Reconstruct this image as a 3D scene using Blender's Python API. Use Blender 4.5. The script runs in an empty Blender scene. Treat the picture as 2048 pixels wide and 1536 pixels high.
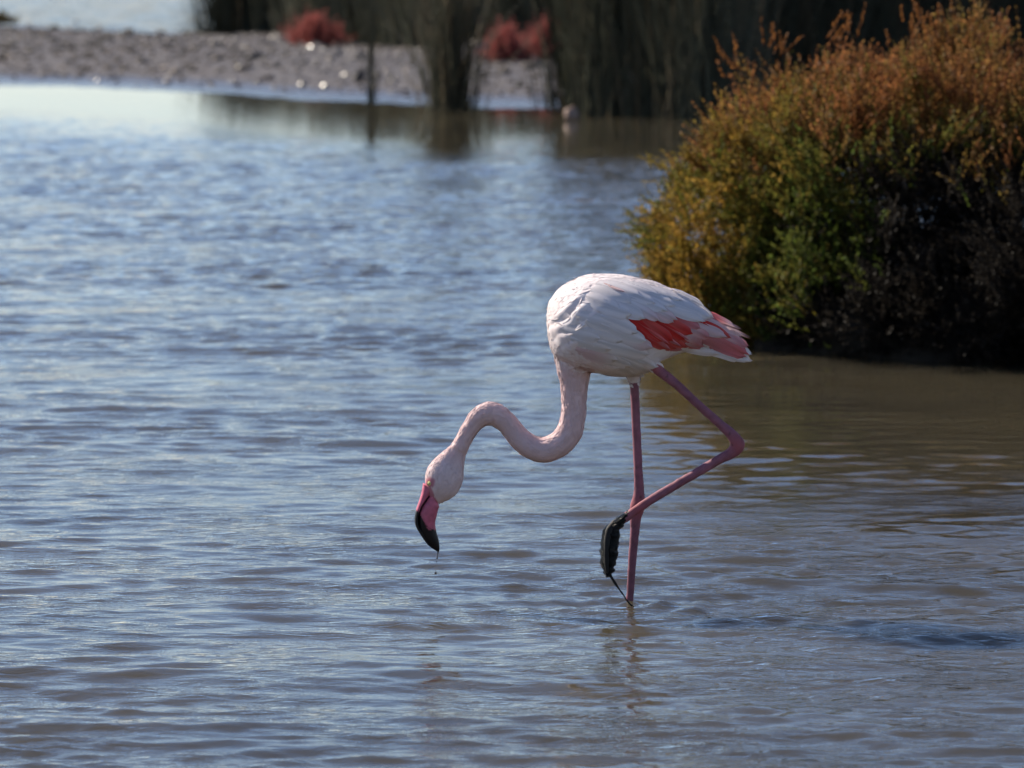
import bpy, math, random
import numpy as np
from mathutils import Vector, noise as mnoise
from mathutils.bvhtree import BVHTree

random.seed(7)
rng = np.random.default_rng(11)
scene = bpy.context.scene
COL = scene.collection

# ------------------------------------------------------------------ camera
CAM = np.array([0.0, -10.0, 1.4])
FPX = 10000.0                       # focal length in source pixels (2048 wide)
PITCH = math.atan((768 + 180) / FPX)
cam = bpy.data.cameras.new("camera")
cam.sensor_width = 36.0
cam.lens = FPX / 2048 * 36.0
cam.clip_start = 0.1
cam.clip_end = 3000.0
cam.dof.use_dof = True
cam.dof.focus_distance = 10.0
cam.dof.aperture_fstop = 8.0
cam_o = bpy.data.objects.new("camera", cam)
COL.objects.link(cam_o)
cam_o.location = CAM
cam_o.rotation_euler = (math.pi / 2 - PITCH, 0, 0)
scene.camera = cam_o

# ------------------------------------------------------------------ sky and sun
SUN_AZ = math.radians(-56)          # left of the view direction
SUN_EL = math.radians(38)
world = bpy.data.worlds.new("World")
scene.world = world
world.use_nodes = True
wn = world.node_tree.nodes
bg = wn["Background"]
sky = wn.new("ShaderNodeTexSky")
sky.sky_type = 'NISHITA'
sky.sun_disc = False
sky.sun_elevation = SUN_EL
sky.sun_rotation = SUN_AZ
sky.altitude = 0
sky.air_density = 1.0
sky.dust_density = 0.0
sky.ozone_density = 5.0
tint = wn.new("ShaderNodeVectorMath")      # even colour balance of the whole sky
tint.operation = 'MULTIPLY'
tint.inputs[1].default_value = (1.07, 0.975, 1.0)
world.node_tree.links.new(sky.outputs[0], tint.inputs[0])
world.node_tree.links.new(tint.outputs[0], bg.inputs[0])
bg.inputs[1].default_value = 0.082
sun = bpy.data.lights.new("sun", 'SUN')
sun.energy = 5.0
sun.angle = math.radians(0.53)
sun.color = (1.0, 0.90, 0.76)
sun_o = bpy.data.objects.new("sun", sun)
COL.objects.link(sun_o)
SUN_DIR = Vector((math.sin(SUN_AZ) * math.cos(SUN_EL), math.cos(SUN_AZ) * math.cos(SUN_EL), math.sin(SUN_EL)))
sun_o.rotation_euler = SUN_DIR.to_track_quat('Z', 'Y').to_euler()
sun_o.location = (-6, 6, 10)

# ------------------------------------------------------------------ exposure
scene.view_settings.view_transform = 'Standard'
scene.view_settings.look = 'None'
scene.view_settings.gamma = 1.0
scene.view_settings.exposure = 0.75
scene.view_settings.use_curve_mapping = False
scene.render.engine = 'CYCLES'
scene.cycles.use_denoising = True
scene.cycles.max_bounces = 8
scene.cycles.diffuse_bounces = 3
scene.cycles.glossy_bounces = 3
scene.cycles.transmission_bounces = 4
scene.cycles.sample_clamp_indirect = 4.0
scene.cycles.caustics_reflective = False
scene.cycles.caustics_refractive = False

# ------------------------------------------------------------------ helpers
SP, CP = math.sin(PITCH), math.cos(PITCH)


def pix(u, v, y=0.0):
    """world point seen at photo pixel (u, v) on the plane at depth y"""
    a, b = (u - 1024) / FPX, -(v - 768) / FPX
    d = np.array([a, CP + b * SP, -SP + b * CP])
    t = (y - CAM[1]) / d[1]
    return CAM + d * t


def unpix(p):
    q = np.asarray(p, float) - CAM
    f = q[..., 1] * CP - q[..., 2] * SP
    up = q[..., 1] * SP + q[..., 2] * CP
    return 1024 + FPX * q[..., 0] / f, 768 - FPX * up / f


def ground(u, v, z=0.0):
    a, b = (u - 1024) / FPX, -(v - 768) / FPX
    d = np.array([a, CP + b * SP, -SP + b * CP])
    t = (z - CAM[2]) / d[2]
    return CAM + d * t


def mesh_from(name, verts, faces, cols=None, smooth=True):
    """verts Nx3, faces: list of index arrays, each MxK"""
    me = bpy.data.meshes.new(name)
    verts = np.asarray(verts, np.float32)
    fl = [np.asarray(f, np.int32) for f in (faces if isinstance(faces, list) else [faces]) if len(f)]
    loops = np.concatenate([f.ravel() for f in fl])
    tot = np.concatenate([np.full(len(f), f.shape[1], np.int32) for f in fl])
    start = np.concatenate([[0], np.cumsum(tot)[:-1]]).astype(np.int32)
    me.vertices.add(len(verts))
    me.vertices.foreach_set("co", verts.ravel())
    me.loops.add(len(loops))
    me.loops.foreach_set("vertex_index", loops)
    me.polygons.add(len(tot))
    me.polygons.foreach_set("loop_start", start)
    me.polygons.foreach_set("loop_total", tot)
    me.update(calc_edges=True)
    me.validate()
    if smooth:
        me.polygons.foreach_set("use_smooth", np.ones(len(me.polygons), bool))
    else:
        me.polygons.foreach_set("use_smooth", np.zeros(len(me.polygons), bool))
    if cols is not None:
        set_col(me, cols)
    return me


def set_col(me, cols):
    c = np.ones((len(me.vertices), 4), np.float32)
    c[:, :3] = cols
    at = me.color_attributes.get("Col") or me.color_attributes.new("Col", 'FLOAT_COLOR', 'POINT')
    at.data.foreach_set("color", c.ravel())


def obj(name, me, mat=None, parent=None, **props):
    o = bpy.data.objects.new(name, me)
    COL.objects.link(o)
    if mat is not None and me is not None and not me.materials:
        me.materials.append(mat)
    if parent is not None:
        o.parent = parent
    for k, v in props.items():
        o[k] = v
    return o


class Buf:
    def __init__(self):
        self.v, self.f3, self.f4, self.c, self.n = [], [], [], [], 0

    def add(self, v, f, c):
        v = np.asarray(v, float).reshape(-1, 3)
        f = np.asarray(f, int)
        if f.shape[1] == 3:
            self.f3.append(f + self.n)
        else:
            self.f4.append(f + self.n)
        self.v.append(v)
        self.c.append(np.broadcast_to(np.asarray(c, float), v.shape))
        self.n += len(v)

    def mesh(self, name, smooth=True):
        fs = []
        if self.f3:
            fs.append(np.concatenate(self.f3))
        if self.f4:
            fs.append(np.concatenate(self.f4))
        return mesh_from(name, np.concatenate(self.v), fs, np.concatenate(self.c), smooth)


def catmull(pts, n):
    pts = np.asarray(pts, float)
    P = np.vstack([2 * pts[0] - pts[1], pts, 2 * pts[-1] - pts[-2]])
    m = len(pts) - 1
    t = np.linspace(0, m, n)
    i = np.minimum(t.astype(int), m - 1)
    f = (t - i)[:, None]
    p0, p1, p2, p3 = P[i], P[i + 1], P[i + 2], P[i + 3]
    return 0.5 * (2 * p1 + (p2 - p0) * f + (2 * p0 - 5 * p1 + 4 * p2 - p3) * f ** 2 + (3 * p1 - p0 - 3 * p2 + p3) * f ** 3)


def loft(rings):
    """rings: S x K x 3 -> verts, quad faces, with closed end fans"""
    S, K, _ = rings.shape
    v = np.concatenate([rings.reshape(-1, 3), rings[0].mean(0)[None], rings[-1].mean(0)[None]])
    q = []
    i = np.arange(S - 1)[:, None]
    j = np.arange(K)[None]
    a = i * K + j
    b = i * K + (j + 1) % K
    q = np.stack([a, b, b + K, a + K], -1).reshape(-1, 4)
    k = np.arange(K)
    c0, c1 = S * K, S * K + 1
    t0 = np.stack([np.full(K, c0), (k + 1) % K, k], -1)
    t1 = np.stack([np.full(K, c1), (S - 1) * K + k, (S - 1) * K + (k + 1) % K], -1)
    return v, q, np.concatenate([t0, t1])


def tube(path, n=40, k=20, ky=1.0):
    """path rows: x, y, z, radius. In-plane tube (bends in xz), ky = depth factor"""
    p = catmull(path, n)
    c, r = p[:, :3], np.maximum(p[:, 3], 1e-4)
    t = np.gradient(c, axis=0)
    t /= np.linalg.norm(t, axis=1)[:, None]
    ydir = np.array([0, 1.0, 0])
    e1 = np.cross(ydir, t)
    e1 /= np.linalg.norm(e1, axis=1)[:, None]
    e2 = np.cross(t, e1)
    a = np.linspace(0, 2 * math.pi, k, endpoint=False)
    rings = c[:, None] + r[:, None, None] * (np.cos(a)[None, :, None] * e1[:, None] + ky * np.sin(a)[None, :, None] * e2[:, None])
    return loft(rings)


def edge_loft(stations, n=50, k=24, power=2.0, y0=0.0):
    """stations rows: uL, vL, uR, vR, half depth (mm): flat outline given by two edges"""
    rows = []
    for uL, vL, uR, vR, h in stations:
        L, R = pix(uL, vL, y0), pix(uR, vR, y0)
        rows.append(np.concatenate([L, R, [h / 1000.0]]))
    p = catmull(rows, n)
    L, R, h = p[:, :3], p[:, 3:6], np.maximum(p[:, 6], 3e-4)
    a = np.linspace(0, 2 * math.pi, k, endpoint=False)
    ca, sa = np.cos(a), np.sin(a)
    ca = np.sign(ca) * np.abs(ca) ** (2 / power)
    sa = np.sign(sa) * np.abs(sa) ** (2 / power)
    mid, half = (L + R) / 2, (R - L) / 2
    rings = mid[:, None] + half[:, None] * ca[None, :, None]
    rings = rings + np.array([0, 1.0, 0])[None, None] * (h[:, None] * sa[None])[..., None]
    return loft(rings)


# ------------------------------------------------------------------ materials
def new_mat(name):
    m = bpy.data.materials.new(name)
    m.use_nodes = True
    nt = m.node_tree
    return m, nt, nt.nodes, nt.links, nt.nodes["Principled BSDF"]


def attr_mat(name, rough=0.6, spec=0.3, translucent=0.0, noise=0.0, nscale=30.0, bump=0.0, bscale=200.0, bdist=0.001, coat=0.0, sat=None):
    m, nt, n, l, b = new_mat(name)
    at = n.new("ShaderNodeAttribute")
    at.attribute_name = "Col"
    src = at.outputs["Color"]
    if noise > 0:
        tx = n.new("ShaderNodeTexNoise")
        tx.inputs["Scale"].default_value = nscale
        tx.inputs["Detail"].default_value = 5
        mp = n.new("ShaderNodeMapRange")
        mp.inputs[1].default_value, mp.inputs[2].default_value = 0.3, 0.7
        mp.inputs[3].default_value, mp.inputs[4].default_value = 1 - noise, 1 + noise
        l.new(tx.outputs["Fac"], mp.inputs[0])
        mx = n.new("ShaderNodeVectorMath")
        mx.operation = 'SCALE'
        l.new(src, mx.inputs[0])
        l.new(mp.outputs[0], mx.inputs["Scale"])
        src = mx.outputs[0]
    l.new(src, b.inputs["Base Color"])
    b.inputs["Roughness"].default_value = rough
    b.inputs["Specular IOR Level"].default_value = spec
    b.inputs["Coat Weight"].default_value = coat
    if bump > 0:
        tb = n.new("ShaderNodeTexNoise")
        tb.inputs["Scale"].default_value = bscale
        tb.inputs["Detail"].default_value = 4
        bp = n.new("ShaderNodeBump")
        bp.inputs["Strength"].default_value = bump
        bp.inputs["Distance"].default_value = bdist
        l.new(tb.outputs["Fac"], bp.inputs["Height"])
        l.new(bp.outputs[0], b.inputs["Normal"])
    if translucent > 0:
        tr = n.new("ShaderNodeBsdfTranslucent")
        l.new(src, tr.inputs["Color"])
        ms = n.new("ShaderNodeMixShader")
        ms.inputs[0].default_value = translucent
        l.new(b.outputs[0], ms.inputs[1])
        l.new(tr.outputs[0], ms.inputs[2])
        l.new(ms.outputs[0], n["Material Output"].inputs["Surface"])
    return m


M_SKIN = attr_mat("plumage_and_skin", rough=0.62, spec=0.25, noise=0.03, nscale=60, bump=0.4, bscale=320, bdist=0.0012)
M_FEATHER = attr_mat("feather_vane", rough=0.7, spec=0.2, translucent=0.22, noise=0.06, nscale=90, bump=0.25, bscale=500, bdist=0.0008)
M_PLUME = attr_mat("short_plumage", rough=0.65, spec=0.22, translucent=0.10)
M_BILL = attr_mat("bill_horn", rough=0.36, spec=0.28, noise=0.10, nscale=120, bump=0.25, bscale=260, bdist=0.0008)
M_EYE = attr_mat("eye", rough=0.08, spec=0.6)
M_MUD_WET = attr_mat("wet_black_mud", rough=0.2, spec=0.3, coat=0.03, bump=1.0, bscale=330, bdist=0.004)
M_LEAF = attr_mat("shrub_leaf", rough=0.6, spec=0.15, translucent=0.48)
M_REED = attr_mat("reed_stem", rough=0.6, spec=0.25, translucent=0.12)
M_TWIG = attr_mat("bark_twig", rough=0.85, spec=0.15, noise=0.2, nscale=40)


def water_material():
    m, nt, n, l, b = new_mat("silty_water")
    tc = n.new("ShaderNodeTexCoord")
    # silt clouds of slightly different colour in the water body
    ns = n.new("ShaderNodeTexNoise")
    ns.inputs["Scale"].default_value = 0.9
    ns.inputs["Detail"].default_value = 4
    l.new(tc.outputs["Object"], ns.inputs["Vector"])
    cr = n.new("ShaderNodeValToRGB")
    cr.color_ramp.elements[0].position = 0.35
    cr.color_ramp.elements[0].color = (0.042, 0.037, 0.026, 1)
    cr.color_ramp.elements[1].position = 0.68
    cr.color_ramp.elements[1].color = (0.062, 0.052, 0.032, 1)
    l.new(ns.outputs["Fac"], cr.inputs[0])
    # capillary ripples finer than the mesh
    at = n.new("ShaderNodeAttribute")
    at.attribute_name = "calm"
    mp = n.new("ShaderNodeMapping")
    mp.inputs["Scale"].default_value = (0.45, 1.0, 1.0)
    l.new(tc.outputs["Object"], mp.inputs["Vector"])
    n1 = n.new("ShaderNodeTexNoise")
    n1.inputs["Scale"].default_value = 34
    n1.inputs["Detail"].default_value = 4
    n1.inputs["Roughness"].default_value = 0.55
    n1.inputs["Distortion"].default_value = 0.6
    l.new(mp.outputs[0], n1.inputs["Vector"])
    mu = n.new("ShaderNodeMath")
    mu.operation = 'MULTIPLY'
    mu.inputs[1].default_value = 0.85
    gust = n.new("ShaderNodeTexNoise")         # patches of finer and smoother water
    gust.inputs["Scale"].default_value = 2.6
    gust.inputs["Detail"].default_value = 3
    l.new(tc.outputs["Object"], gust.inputs["Vector"])
    gm = n.new("ShaderNodeMapRange")
    gm.inputs[1].default_value, gm.inputs[2].default_value, gm.inputs[3].default_value, gm.inputs[4].default_value = 0.38, 0.64, 0.22, 1.0
    l.new(gust.outputs["Fac"], gm.inputs[0])
    m2 = n.new("ShaderNodeMath")
    m2.operation = 'MULTIPLY'
    l.new(at.outputs["Fac"], m2.inputs[0])
    l.new(gm.outputs[0], m2.inputs[1])
    l.new(m2.outputs[0], mu.inputs[0])
    bp = n.new("ShaderNodeBump")
    bp.inputs["Distance"].default_value = 0.008
    l.new(mu.outputs[0], bp.inputs["Strength"])
    l.new(n1.outputs["Fac"], bp.inputs["Height"])
    n3 = n.new("ShaderNodeTexNoise")           # short-crested chop of the open water
    n3.inputs["Scale"].default_value = 11
    n3.inputs["Detail"].default_value = 2
    l.new(tc.outputs["Object"], n3.inputs["Vector"])
    at2 = n.new("ShaderNodeAttribute")
    at2.attribute_name = "chop"
    bp2 = n.new("ShaderNodeBump")
    bp2.inputs["Distance"].default_value = 0.022
    l.new(at2.outputs["Fac"], bp2.inputs["Strength"])
    l.new(n3.outputs["Fac"], bp2.inputs["Height"])
    l.new(bp2.outputs[0], bp.inputs["Normal"])
    df = n.new("ShaderNodeSubsurfaceScattering")
    df.falloff = 'BURLEY'
    df.inputs["Scale"].default_value = 0.22
    df.inputs["Radius"].default_value = (1.0, 0.9, 0.7)
    gl = n.new("ShaderNodeBsdfGlossy")
    fr = n.new("ShaderNodeFresnel")
    mx = n.new("ShaderNodeMixShader")
    gl.inputs["Color"].default_value = (1, 1, 1, 1)
    gl.inputs["Roughness"].default_value = 0.012
    fr.inputs["IOR"].default_value = 1.333
    l.new(cr.outputs[0], df.inputs["Color"])
    for nd in (gl, fr):
        l.new(bp.outputs[0], nd.inputs["Normal"])
    l.new(fr.outputs[0], mx.inputs[0])
    l.new(df.outputs[0], mx.inputs[1])
    l.new(gl.outputs[0], mx.inputs[2])
    l.new(mx.outputs[0], n["Material Output"].inputs["Surface"])
    n.remove(b)
    return m


def mud_material():
    m, nt, n, l, b = new_mat("wet_mud")
    tc = n.new("ShaderNodeTexCoord")
    n1 = n.new("ShaderNodeTexNoise")
    n1.inputs["Scale"].default_value = 6
    n1.inputs["Detail"].default_value = 8
    n1.inputs["Roughness"].default_value = 0.7
    l.new(tc.outputs["Object"], n1.inputs["Vector"])
    cr = n.new("ShaderNodeValToRGB")
    cr.color_ramp.elements[0].position = 0.3
    cr.color_ramp.elements[0].color = (0.045, 0.035, 0.028, 1)
    cr.color_ramp.elements[1].position = 0.7
    cr.color_ramp.elements[1].color = (0.10, 0.080, 0.063, 1)
    l.new(n1.outputs["Fac"], cr.inputs[0])
    l.new(cr.outputs[0], b.inputs["Base Color"])
    sx = n.new("ShaderNodeSeparateXYZ")
    l.new(tc.outputs["Object"], sx.inputs[0])
    mr = n.new("ShaderNodeMapRange")      # wetter and smoother close to water level
    mr.inputs[1].default_value, mr.inputs[2].default_value = 0.004, 0.03
    mr.inputs[3].default_value, mr.inputs[4].default_value = 0.14, 0.6
    l.new(sx.outputs["Z"], mr.inputs[0])
    l.new(mr.outputs[0], b.inputs["Roughness"])
    n2 = n.new("ShaderNodeTexNoise")
    n2.inputs["Scale"].default_value = 22
    n2.inputs["Detail"].default_value = 5
    l.new(tc.outputs["Object"], n2.inputs["Vector"])
    bp = n.new("ShaderNodeBump")
    bp.inputs["Strength"].default_value = 0.5
    bp.inputs["Distance"].default_value = 0.02
    l.new(n2.outputs["Fac"], bp.inputs["Height"])
    l.new(bp.outputs[0], b.inputs["Normal"])
    return m


M_WATER = water_material()
M_MUD = mud_material()
M_CLOD = attr_mat("mud_clod", rough=0.5, spec=0.4, noise=0.2, nscale=30)
_n, _l = M_CLOD.node_tree.nodes, M_CLOD.node_tree.links
_t = _n.new("ShaderNodeTexNoise")
_t.inputs["Scale"].default_value = 3.0
_r = _n.new("ShaderNodeMapRange")
_r.inputs[1].default_value, _r.inputs[2].default_value, _r.inputs[3].default_value, _r.inputs[4].default_value = 0.36, 0.56, 0.32, 0.9
_l.new(_t.outputs["Fac"], _r.inputs[0])
_l.new(_r.outputs[0], _n["Principled BSDF"].inputs["Roughness"])


# ------------------------------------------------------------------ water
def smooth01(a, b, x):
    t = np.clip((x - a) / (b - a), 0, 1)
    return t * t * (3 - 2 * t)


def shore_y(x):
    """front edge of the mud bank"""
    return 26.6 - 1.05 * (x + 0.6) + 0.25 * np.sin(x * 1.3 + 0.5) + 0.12 * np.sin(x * 3.7)


SHORE_A = ground(0, 168)
SHORE_B = ground(1100, 222)


def shore_line(x):
    s = (SHORE_B[1] - SHORE_A[1]) / (SHORE_B[0] - SHORE_A[0])
    xx = np.clip(x, -14, 9)
    return SHORE_A[1] + s * (xx - SHORE_A[0]) + 0.22 * np.sin(x * 1.9 + 0.5) + 0.1 * np.sin(x * 5.1)


def build_water():
    un = np.linspace(-0.17, 0.17, 380)
    ext = 0.17 + 0.0009 * (np.exp(np.linspace(0, 7.6, 46))[1:])
    uu = np.concatenate([-ext[::-1], un, ext])
    d = [0.6]
    while d[-1] < 900:
        x = d[-1]
        k = 0.02 if x < 6 else (0.00128 if x < 36 else (0.0020 if x < 85 else (0.006 if x < 90 else 0.05)))
        d.append(x * (1 + k))
    d = np.array(d)
    U, D = np.meshgrid(uu, d)
    X = U * D
    Y = D + CAM[1]
    # wind shelter: calm strip along the far shore, quieter lee in front of the shrub
    off = shore_line(X) - Y
    windy = 0.035 + 0.965 * smooth01(4.0, 9.5, off + 0.9 * np.sin(X * 1.1) + 0.5 * np.sin(X * 2.7 + Y * 0.6))
    windy = np.where(Y > shore_line(X) + 1, 1.0, windy)
    lee = np.exp(-(((X - 1.25) / 1.15) ** 4)) * smooth01(1.2, 3.6, Y) * (1 - smooth01(7.5, 10, Y))
    windy = windy * (1 - 0.72 * lee)
    far = smooth01(10, 26, D)
    Z = np.zeros_like(X)
    r = np.random.default_rng(5)
    sp = np.maximum(D * 0.00128, 0.004)
    Xw = X + 0.05 * np.sin(1.7 * Y + 0.8 * X) + 0.03 * np.sin(3.9 * X + 1.3 * Y)
    Yw = Y + 0.06 * np.sin(1.1 * X + 0.5) + 0.03 * np.sin(2.9 * X + 0.7 * Y)

    def band(n, l0, l1, spread, slope, gap=0.0):
        z = np.zeros_like(X)
        for i in range(n):
            lam = math.exp(r.uniform(math.log(l0), math.log(l1)))
            th = r.normal(0, spread)
            k = 2 * math.pi / lam
            a = slope / k / math.sqrt(n / 2)
            w = smooth01(2.0, 3.6, lam / sp)  # fade what the mesh cannot carry
            z += a * w * np.sin(k * (math.sin(th) * Xw + math.cos(th) * Yw) + r.uniform(0, 6.283))
        return z
    env = 0.75 + 0.3 * np.sin(0.9 * X + 1.1 * Y + 1) * np.sin(1.6 * X - 0.7 * Y) + 0.25 * np.sin(2.3 * Y + 0.6 * X)
    long = band(16, 0.30, 0.8, 0.40, 0.030)
    mid = band(50, 0.085, 0.22, 0.40, 0.112)
    short = band(44, 0.036, 0.095, 0.55, 0.062)
    near = 0.8 + 0.7 * (1 - smooth01(8.5, 12.0, D))
    Z = windy * (long + mid * np.clip(env, 0.35, 1.5) + short * np.clip(env, 0.2, 1.5) * near)
    # wake of the wading leg: rings and a trailing ridge
    lx, lz, lyy = 0.235, 0.0, 0.03
    R = np.hypot(X - lx, Y - lyy)
    Z += 0.006 * np.exp(-R / 0.16) * np.cos(R * 2 * math.pi / 0.075) * (R < 1.5)
    for (cx, cy, L, wdt, amp) in ((0.325, -0.06, 0.075, 0.020, 0.0085), (0.80, -0.40, 0.16, 0.05, 0.005), (-0.17, 0.03, 0.06, 0.05, 0.004),
                                  (0.18, -0.16, 0.07, 0.04, 0.004), (0.28, -1.0, 0.16, 0.05, 0.005)):
        Z += amp * np.exp(-(((X - cx) / L) ** 2) - (((Y - cy - 0.15 * (X - cx)) / wdt) ** 2))
    Z *= 1 - smooth01(0.15, 0.168, np.abs(U)) * 0.0
    Z *= np.where(np.abs(U) > 0.18, 0.25, 1.0) * (1 - smooth01(80, 90, D))
    v = np.stack([X, Y, Z], -1).reshape(-1, 3)
    nr, nc = X.shape
    i = np.arange(nr - 1)[:, None]
    j = np.arange(nc - 1)[None]
    a = i * nc + j
    f = np.stack([a, a + 1, a + nc + 1, a + nc], -1).reshape(-1, 4)
    me = mesh_from("water", v, f)
    at = me.attributes.new("calm", 'FLOAT', 'POINT')
    cal = np.clip(windy, 0, 1) * (1.0 - 0.35 * far) * (1 - 0.6 * lee)
    cal = np.where(Y > shore_line(X) + 1, 2.2, cal)
    at.data.foreach_set("value", cal.ravel().astype(np.float32))
    at = me.attributes.new("chop", 'FLOAT', 'POINT')
    ch = np.clip(windy, 0, 1) * (0.05 + 0.70 * smooth01(11, 22, D))
    at.data.foreach_set("value", ch.ravel().astype(np.float32))
    obj("water", me, M_WATER, kind="structure")


build_water()


# ------------------------------------------------------------------ mud bank
def bank_height(X, Y):
    s = Y - shore_line(X)
    z = -0.10 + 0.10 * smooth01(-1.5, 0.0, s) + 0.012 * smooth01(0, 0.9, s) + 0.045 * smooth01(0.8, 5.0, s)
    # flooded flat behind the bank on the left
    pool = smooth01(12.5, 20, s + 0.8 * np.sin(X * 0.9) + 0.6 * np.sin(X * 2.1 + Y * 0.2)) * (1 - smooth01(-3.6, -2.4, X + 0.012 * (Y - 45) + 0.3 * np.sin(Y * 0.5)))
    return z - 0.064 * pool, pool


def build_bank():
    xs = np.concatenate([np.linspace(-400, -16, 14), np.linspace(-15, 15, 380), np.linspace(16, 400, 14)])
    ss = np.concatenate([np.linspace(-1.6, 22, 260), np.linspace(22.5, 60, 60), np.geomspace(62, 1800, 24)])
    X, S = np.meshgrid(xs, ss)
    Y = shore_line(X) + S
    Z, pool = bank_height(X, Y)
    nz = np.zeros(X.size)
    P = np.stack([X.ravel(), Y.ravel()], -1)
    for q in range(len(P)):
        x, y = P[q]
        if abs(x) < 16 and y < 90:
            nz[q] = mnoise.fractal(Vector((x * 5.5, y * 4.0, 0)), 0.9, 2.1, 3)
    amp = 0.003 + 0.022 * smooth01(0.5, 3.0, S)
    Z = Z + amp * nz.reshape(X.shape) * (1 - 0.8 * pool)
    v = np.stack([X, Y, Z], -1).reshape(-1, 3)
    nr, nc = X.shape
    i = np.arange(nr - 1)[:, None]
    j = np.arange(nc - 1)[None]
    a = i * nc + j
    f = np.stack([a, a + 1, a + nc + 1, a + nc], -1).reshape(-1, 4)
    obj("mud_bank", mesh_from("mud_bank", v, f), M_MUD, kind="structure")


build_bank()

ICO_V = None


def ico():
    global ICO_V, ICO_F
    p = (1 + 5 ** 0.5) / 2
    v = np.array([(-1, p, 0), (1, p, 0), (-1, -p, 0), (1, -p, 0), (0, -1, p), (0, 1, p), (0, -1, -p), (0, 1, -p), (p, 0, -1), (p, 0, 1), (-p, 0, -1), (-p, 0, 1)], float)
    ICO_V = v / np.linalg.norm(v[0])
    ICO_F = np.array([(0, 11, 5), (0, 5, 1), (0, 1, 7), (0, 7, 10), (0, 10, 11), (1, 5, 9), (5, 11, 4), (11, 10, 2), (10, 7, 6), (7, 1, 8),
                      (3, 9, 4), (3, 4, 2), (3, 2, 6), (3, 6, 8), (3, 8, 9), (4, 9, 5), (2, 4, 11), (6, 2, 10), (8, 6, 7), (9, 8, 1)])


ico()


def build_clods():
    N = 12000
    x = rng.uniform(-6.5, 4.0, N)
    s = 0.5 + rng.random(N) ** 0.8 * 24
    y = shore_line(x) + s
    z, pool = bank_height(x, y)
    keep = (rng.random(N) > pool * 0.97)
    x, y, z, s = x[keep], y[keep], z[keep], s[keep]
    n = len(x)
    size = rng.lognormal(math.log(0.0125), 0.5, n) * (0.5 + 0.5 * smooth01(0.4, 2.5, s))
    sc = np.stack([size * rng.uniform(0.8, 1.7, n), size * rng.uniform(0.8, 1.6, n), size * rng.uniform(0.5, 1.1, n)], -1)
    jit = 1 + rng.uniform(-0.3, 0.3, (n, 12))
    loc = ICO_V[None] * jit[..., None] * sc[:, None]
    a = rng.uniform(0, 6.283, n)
    ca, sa = np.cos(a)[:, None], np.sin(a)[:, None]
    vx = loc[..., 0] * ca - loc[..., 1] * sa + x[:, None]
    vy = loc[..., 0] * sa + loc[..., 1] * ca + y[:, None]
    vz = loc[..., 2] + (z + size * 0.3)[:, None]
    v = np.stack([vx, vy, vz], -1).reshape(-1, 3)
    f = (ICO_F[None] + (np.arange(n) * 12)[:, None, None]).reshape(-1, 3)
    g = rng.lognormal(0, 0.6, n)
    c = np.array([0.080, 0.065, 0.052])[None] * g[:, None]
    c = np.repeat(c, 12, 0)
    obj("mud_clods", mesh_from("mud_clods", v, f, c, smooth=False), M_CLOD,
        kind="stuff", label="grey wet mud clods and pebbles strewn over the far bank", category="mud clods")


build_clods()


# ------------------------------------------------------------------ plants
def basis(d):
    d = d / np.linalg.norm(d, axis=-1, keepdims=True)
    h = np.where(np.abs(d[..., 2:3]) > 0.9, np.array([1.0, 0, 0]), np.array([0, 0, 1.0]))
    e1 = np.cross(d, h)
    e1 /= np.linalg.norm(e1, axis=-1, keepdims=True)
    return d, e1, np.cross(d, e1)


def sprigs(buf_leaf, buf_stem, base, dirs, length, col, nleaf, leaf_len, leaf_w, r, spread=0.75, stem_r=0.0013):
    """vectorised leafy shoots: each a stem prism with small pointed leaves round it"""
    N = len(base)
    d, e1, e2 = basis(dirs)
    # stems
    a = np.array([0, 2.094, 4.189])
    ring = np.cos(a)[None, :, None] * e1[:, None] + np.sin(a)[None, :, None] * e2[:, None]
    b0 = base[:, None] + ring * stem_r
    tip = base + d * length[:, None]
    b1 = tip[:, None] + ring * stem_r * 0.4
    v = np.concatenate([b0, b1], 1).reshape(-1, 3)
    q = np.array([(0, 1, 4, 3), (1, 2, 5, 4), (2, 0, 3, 5)])
    f = (q[None] + (np.arange(N) * 6)[:, None, None]).reshape(-1, 4)
    buf_stem.add(v, f, np.repeat(col * np.array([0.55, 0.4, 0.4]), 6, 0))
    # leaves
    t = (np.arange(nleaf) + r.random((N, nleaf))) / nleaf
    az = r.uniform(0, 6.283, (N, nleaf))
    out = np.cos(az)[..., None] * e1[:, None] + np.sin(az)[..., None] * e2[:, None]
    sp = spread * r.uniform(0.5, 1.3, (N, nleaf))[..., None]
    ld = d[:, None] + out * sp
    ld /= np.linalg.norm(ld, axis=-1, keepdims=True)
    p = base[:, None] + d[:, None] * (t * length[:, None])[..., None]
    side = np.cross(ld, out + 0.3 * r.normal(size=out.shape))
    side /= np.linalg.norm(side, axis=-1, keepdims=True) + 1e-9
    L = (leaf_len * r.uniform(0.6, 1.3, (N, nleaf)) * (1.1 - 0.5 * t))[..., None]
    W = leaf_w * r.uniform(0.7, 1.3, (N, nleaf))[..., None]
    v = np.stack([p, p + ld * L * 0.5 + side * W, p + ld * L, p + ld * L * 0.5 - side * W], 2).reshape(-1, 3)
    M = N * nleaf
    f = np.arange(M * 4).reshape(-1, 4)
    c = col[:, None] * r.uniform(0.7, 1.35, (N, nleaf))[..., None]
    c = np.repeat(c.reshape(-1, 3), 4, 0)
    buf_leaf.add(v, f, c)


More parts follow.
